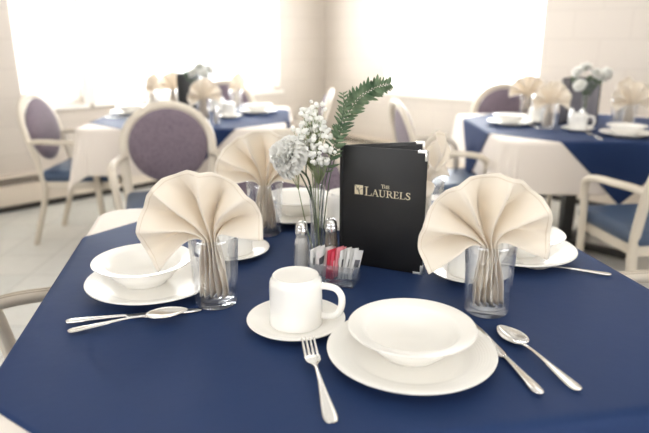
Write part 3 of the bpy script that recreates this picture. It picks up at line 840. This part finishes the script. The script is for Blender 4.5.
frond(B+Vector((.004, -.003, 0)), pth((B.x, B.y, B.z), (.004, 1.29, .92), (.020, 1.28, 1.00), (.030, 1.27, 1.06), (.036, 1.262, 1.10), (.035, 1.26, 1.132)), 24, .022, 'middle fern frond pointing up left of the arching one', 13)
def twig():
    root = empty('leafy_twig', (VX-.006, VY-.006, TZ+.012)); tag(root, 'dark bare twig leaning left inside the bud vase', 'twig')
    bm = bmesh.new(); add_tube(bm, catmull([(.012, .004, .0), (.006, 0, .08), (-.006, -.004, .15), (-.014, -.010, .185), (-.030, -.014, .203)], 6), [.0022]*25, 6); from_bm('stem', bm, STEM, root, 60)
    bm = bmesh.new(); add_tube(bm, catmull([(-.013, -.010, .183), (-.017, -.012, .197), (-.016, -.012, .230)], 4), [.0018-.0001*i for i in range(9)], 6); from_bm('side_shoot', bm, STEM, root, 60)
twig()

# ------------------------------------------------------------------ the two tables behind
BGNAP = [Kind(build_napkin(make_napkin(radians(-12), radians(196), .108, 5, 21))), Kind(build_napkin(make_napkin(radians(-30), radians(208), .106, 5, 23)))]
L_, R_ = 'on the table by the left windows', 'on the table at the right'
setting_china((-1.30, 4.07), (-1.30, 4.07), 'at the left end of '+L_[7:])
setting_china((-.455, 4.14), (-.455, 4.14), 'at the right end of '+L_[7:])
cup(-.616, 3.90, radians(180), 'in front '+L_)
cup(-.745, 4.24, radians(150), 'further back '+L_)
glass_and_napkin(-.735, 3.68, .75, BGNAP[1], 'tumbler with a drooping fan napkin nearest us '+L_, 'cream fan napkin nearest us '+L_)
glass_and_napkin(-1.20, 4.23, 1.35, BGNAP[0], 'tumbler with an edge-on napkin by the left plate '+L_, 'cream napkin seen edge on by the left plate '+L_)
glass_and_napkin(-1.10, 4.42, .7, BGNAP[0], 'tumbler with a napkin half behind the black menu '+L_, 'cream fan napkin half behind the black menu '+L_)
glass_and_napkin(-.63, 4.33, 1.2, BGNAP[0], 'tumbler with a napkin behind the mugs '+L_, 'cream napkin standing behind the mugs '+L_)
setting_china((1.10, 3.57), (1.10, 3.575), 'at the left end of the table at the right')
setting_china((1.575, 3.125), (1.575, 3.13), 'at the front of the table at the right')
cup(1.402, 3.325, radians(-15), 'with two shakers behind it '+R_)
cup(1.285, 3.66, radians(-10), 'further back '+R_)
glass_and_napkin(1.268, 3.42, .2, BGNAP[1], 'tumbler with a fan napkin in front of the mugs '+R_, 'cream fan napkin in front left of the dark menu '+R_)
glass_and_napkin(1.31, 3.93, -.3, BGNAP[0], 'tumbler with a fan napkin behind the left mug '+R_, 'cream fan napkin behind the left mug '+R_)
glass_and_napkin(1.80, 3.70, .6, BGNAP[0], 'tumbler with a napkin just right of the dark menu '+R_, 'cream fan napkin just right of the dark menu '+R_)
glass_and_napkin(1.70, 3.38, .1, BGNAP[1], 'tumbler with a napkin at the right picture edge '+R_, 'cream fan napkin at the right picture edge '+R_)

def plain_menu(x, y, rz, spread, label, face):
    root = empty('menu_folder', (x, y, TZ+E0), rz); tag(root, label, 'menu')
    for s in (1, -1):
        bm = bmesh.new(); add_box(bm, (.095, 0, .134), (.188, .0045, .268), bevel=.0015); o = from_bm('cover', bm, LEATHER, root); o.rotation_euler = (0, 0, s*spread-pi/2)
        bm = bmesh.new(); add_box(bm, (.095, -s*.0028, .134), (.172, .0012, .25)); q = from_bm('page', bm, face, o, 0)
    bm = bmesh.new(); add_tube(bm, [(0, 0, .001), (0, 0, .267)], .0045, 8); from_bm('spine', bm, LEATHER, root)
plain_menu(-.965, 4.02, 2.75, radians(14), 'dark menu folder standing on the table by the left windows', LEATHER)
plain_menu(1.485, 3.70, .05, radians(38), 'dark menu folder standing open on the table at the right', GREYMENU)

def bouquet(x, y, spots, where, group):
    VASE.put((x, y, TZ+E0), 'clear glass bud vase of white carnations '+where)
    for k, (dx, dy, h) in enumerate(spots):
        o = Kind(make_carnation(h, .036, (dx, dy, 0), petals=40, seed=30+k)); o.put((x+dx*.06, y+dy*.06, TZ+.012), 'white carnation bunched with others in the vase '+where, group=group)
    for k in range(3):
        a = 1.2+2.1*k; e = Vector((cos(a)*.085, sin(a)*.04, .27))
        frond((x+cos(a)*.004, y+sin(a)*.004, TZ+.012), [(0, 0, 0), (0, 0, .16), tuple(e*.8+Vector((0, 0, .03))), tuple(e)], 18, .03, 'dark green sprig among the carnations '+where, 40+k, 'green sprigs '+where)
bouquet(-.80, 3.93, ((-.03, -.02, .27), (.03, -.03, .265), (.0, .02, .30), (.06, .01, .285)), L_, 'carnations '+L_)
bouquet(1.50, 3.50, ((-.06, -.05, .225), (-.055, .0, .29), (-.01, .02, .315), (.03, -.03, .285), (.075, .0, .27), (.11, .02, .285)), R_, 'carnations '+R_)
SH1.put((-.645, 3.60, TZ+E0), 'salt shaker at the front edge '+L_)
SH1.put((1.415, 3.46, TZ+E0), 'left one of two shakers behind the front mug '+R_)
SH1.put((1.475, 3.46, TZ+E0), 'right one of two shakers behind the front mug '+R_)
PKP.put((-.85, 3.86, TZ+.001), 'pink sweetener packet propped by the bud vase '+L_, rot=(radians(-8), 0, 0))
lay(FORK, (1.39, 2.99), (1.40, 3.19), 'steel fork left of the front plate '+R_)
lay(KNIFE, (1.20, 3.36), (1.21, 3.57), 'steel knife right of the left plate '+R_)
lay(KNIFE, (-1.40, 3.85), (-1.19, 3.86), 'steel knife in front of the left plate '+L_)

# ------------------------------------------------------------------ light: daylight beyond the front and added rear windows, added fill under the ceiling
world = bpy.data.worlds.new('World'); sc.world = world; world.use_nodes = True
bg = world.node_tree.nodes['Background']; bg.inputs[0].default_value = (.95, .97, 1, 1); bg.inputs[1].default_value = 3.0
def area(name, loc, aim, sx, sy, power, color):
    l = bpy.data.lights.new(name, 'AREA'); l.shape = 'RECTANGLE'; l.size = sx; l.size_y = sy; l.energy = power; l.color = color
    o = bpy.data.objects.new(name, l); col.objects.link(o); o.location = loc
    o.rotation_euler = (Vector(aim)-Vector(loc)).to_track_quat('-Z', 'Z').to_euler(); return o
def window_light(M, a, b, power):
    c = M @ Vector(((a+b)/2, -.5, (WZ0+WZ1)/2)); t = M @ Vector(((a+b)/2, 1, (WZ0+WZ1)/2-.0))
    area('daylight', c, t, (b-a)*1.25, (WZ1-WZ0)*1.25, power, (1.0, 1.0, 1.0))
window_light(ML, .628, 2.545, 200); window_light(ML, 2.63, 3.09, 50); window_light(MR, .842, 2.438, 230)
window_light(MN, 1.6, 4.6, 92); window_light(MB, 1.6, 4.6, 92)  # fill light through the two added rear windows
for (x, y, p) in ((-.5, -.1, 6), (1.3, -.8, 6), (-.9, 3.2, 8), (1.6, 2.6, 8), (0, 4.6, 5)):
    area('ceiling_fill', (x, y, H-.03), (x, y+.001, 0), 1.8, 1.2, p, (1.0, .985, .965))  # unseen area lights added for fill, without fixtures

# ------------------------------------------------------------------ camera
cam = bpy.data.cameras.new('Camera'); co = bpy.data.objects.new('Camera', cam); col.objects.link(co)
co.location = (0, 0, 1.237); co.rotation_euler = (pi/2-.2878, 0, 0)
cam.sensor_width = 36; cam.lens = 600/649*36; cam.clip_start = .02
cam.dof.use_dof = True; cam.dof.focus_distance = 1.15; cam.dof.aperture_fstop = 2.8
sc.camera = co
sc.view_settings.view_transform = 'Standard'; sc.view_settings.look = 'None'; sc.view_settings.gamma = 1
sc.view_settings.exposure = 0.28
sc.cycles.use_denoising = True
sc.cycles.max_bounces = 16; sc.cycles.transparent_max_bounces = 24; sc.cycles.diffuse_bounces = 10; sc.cycles.transmission_bounces = 12
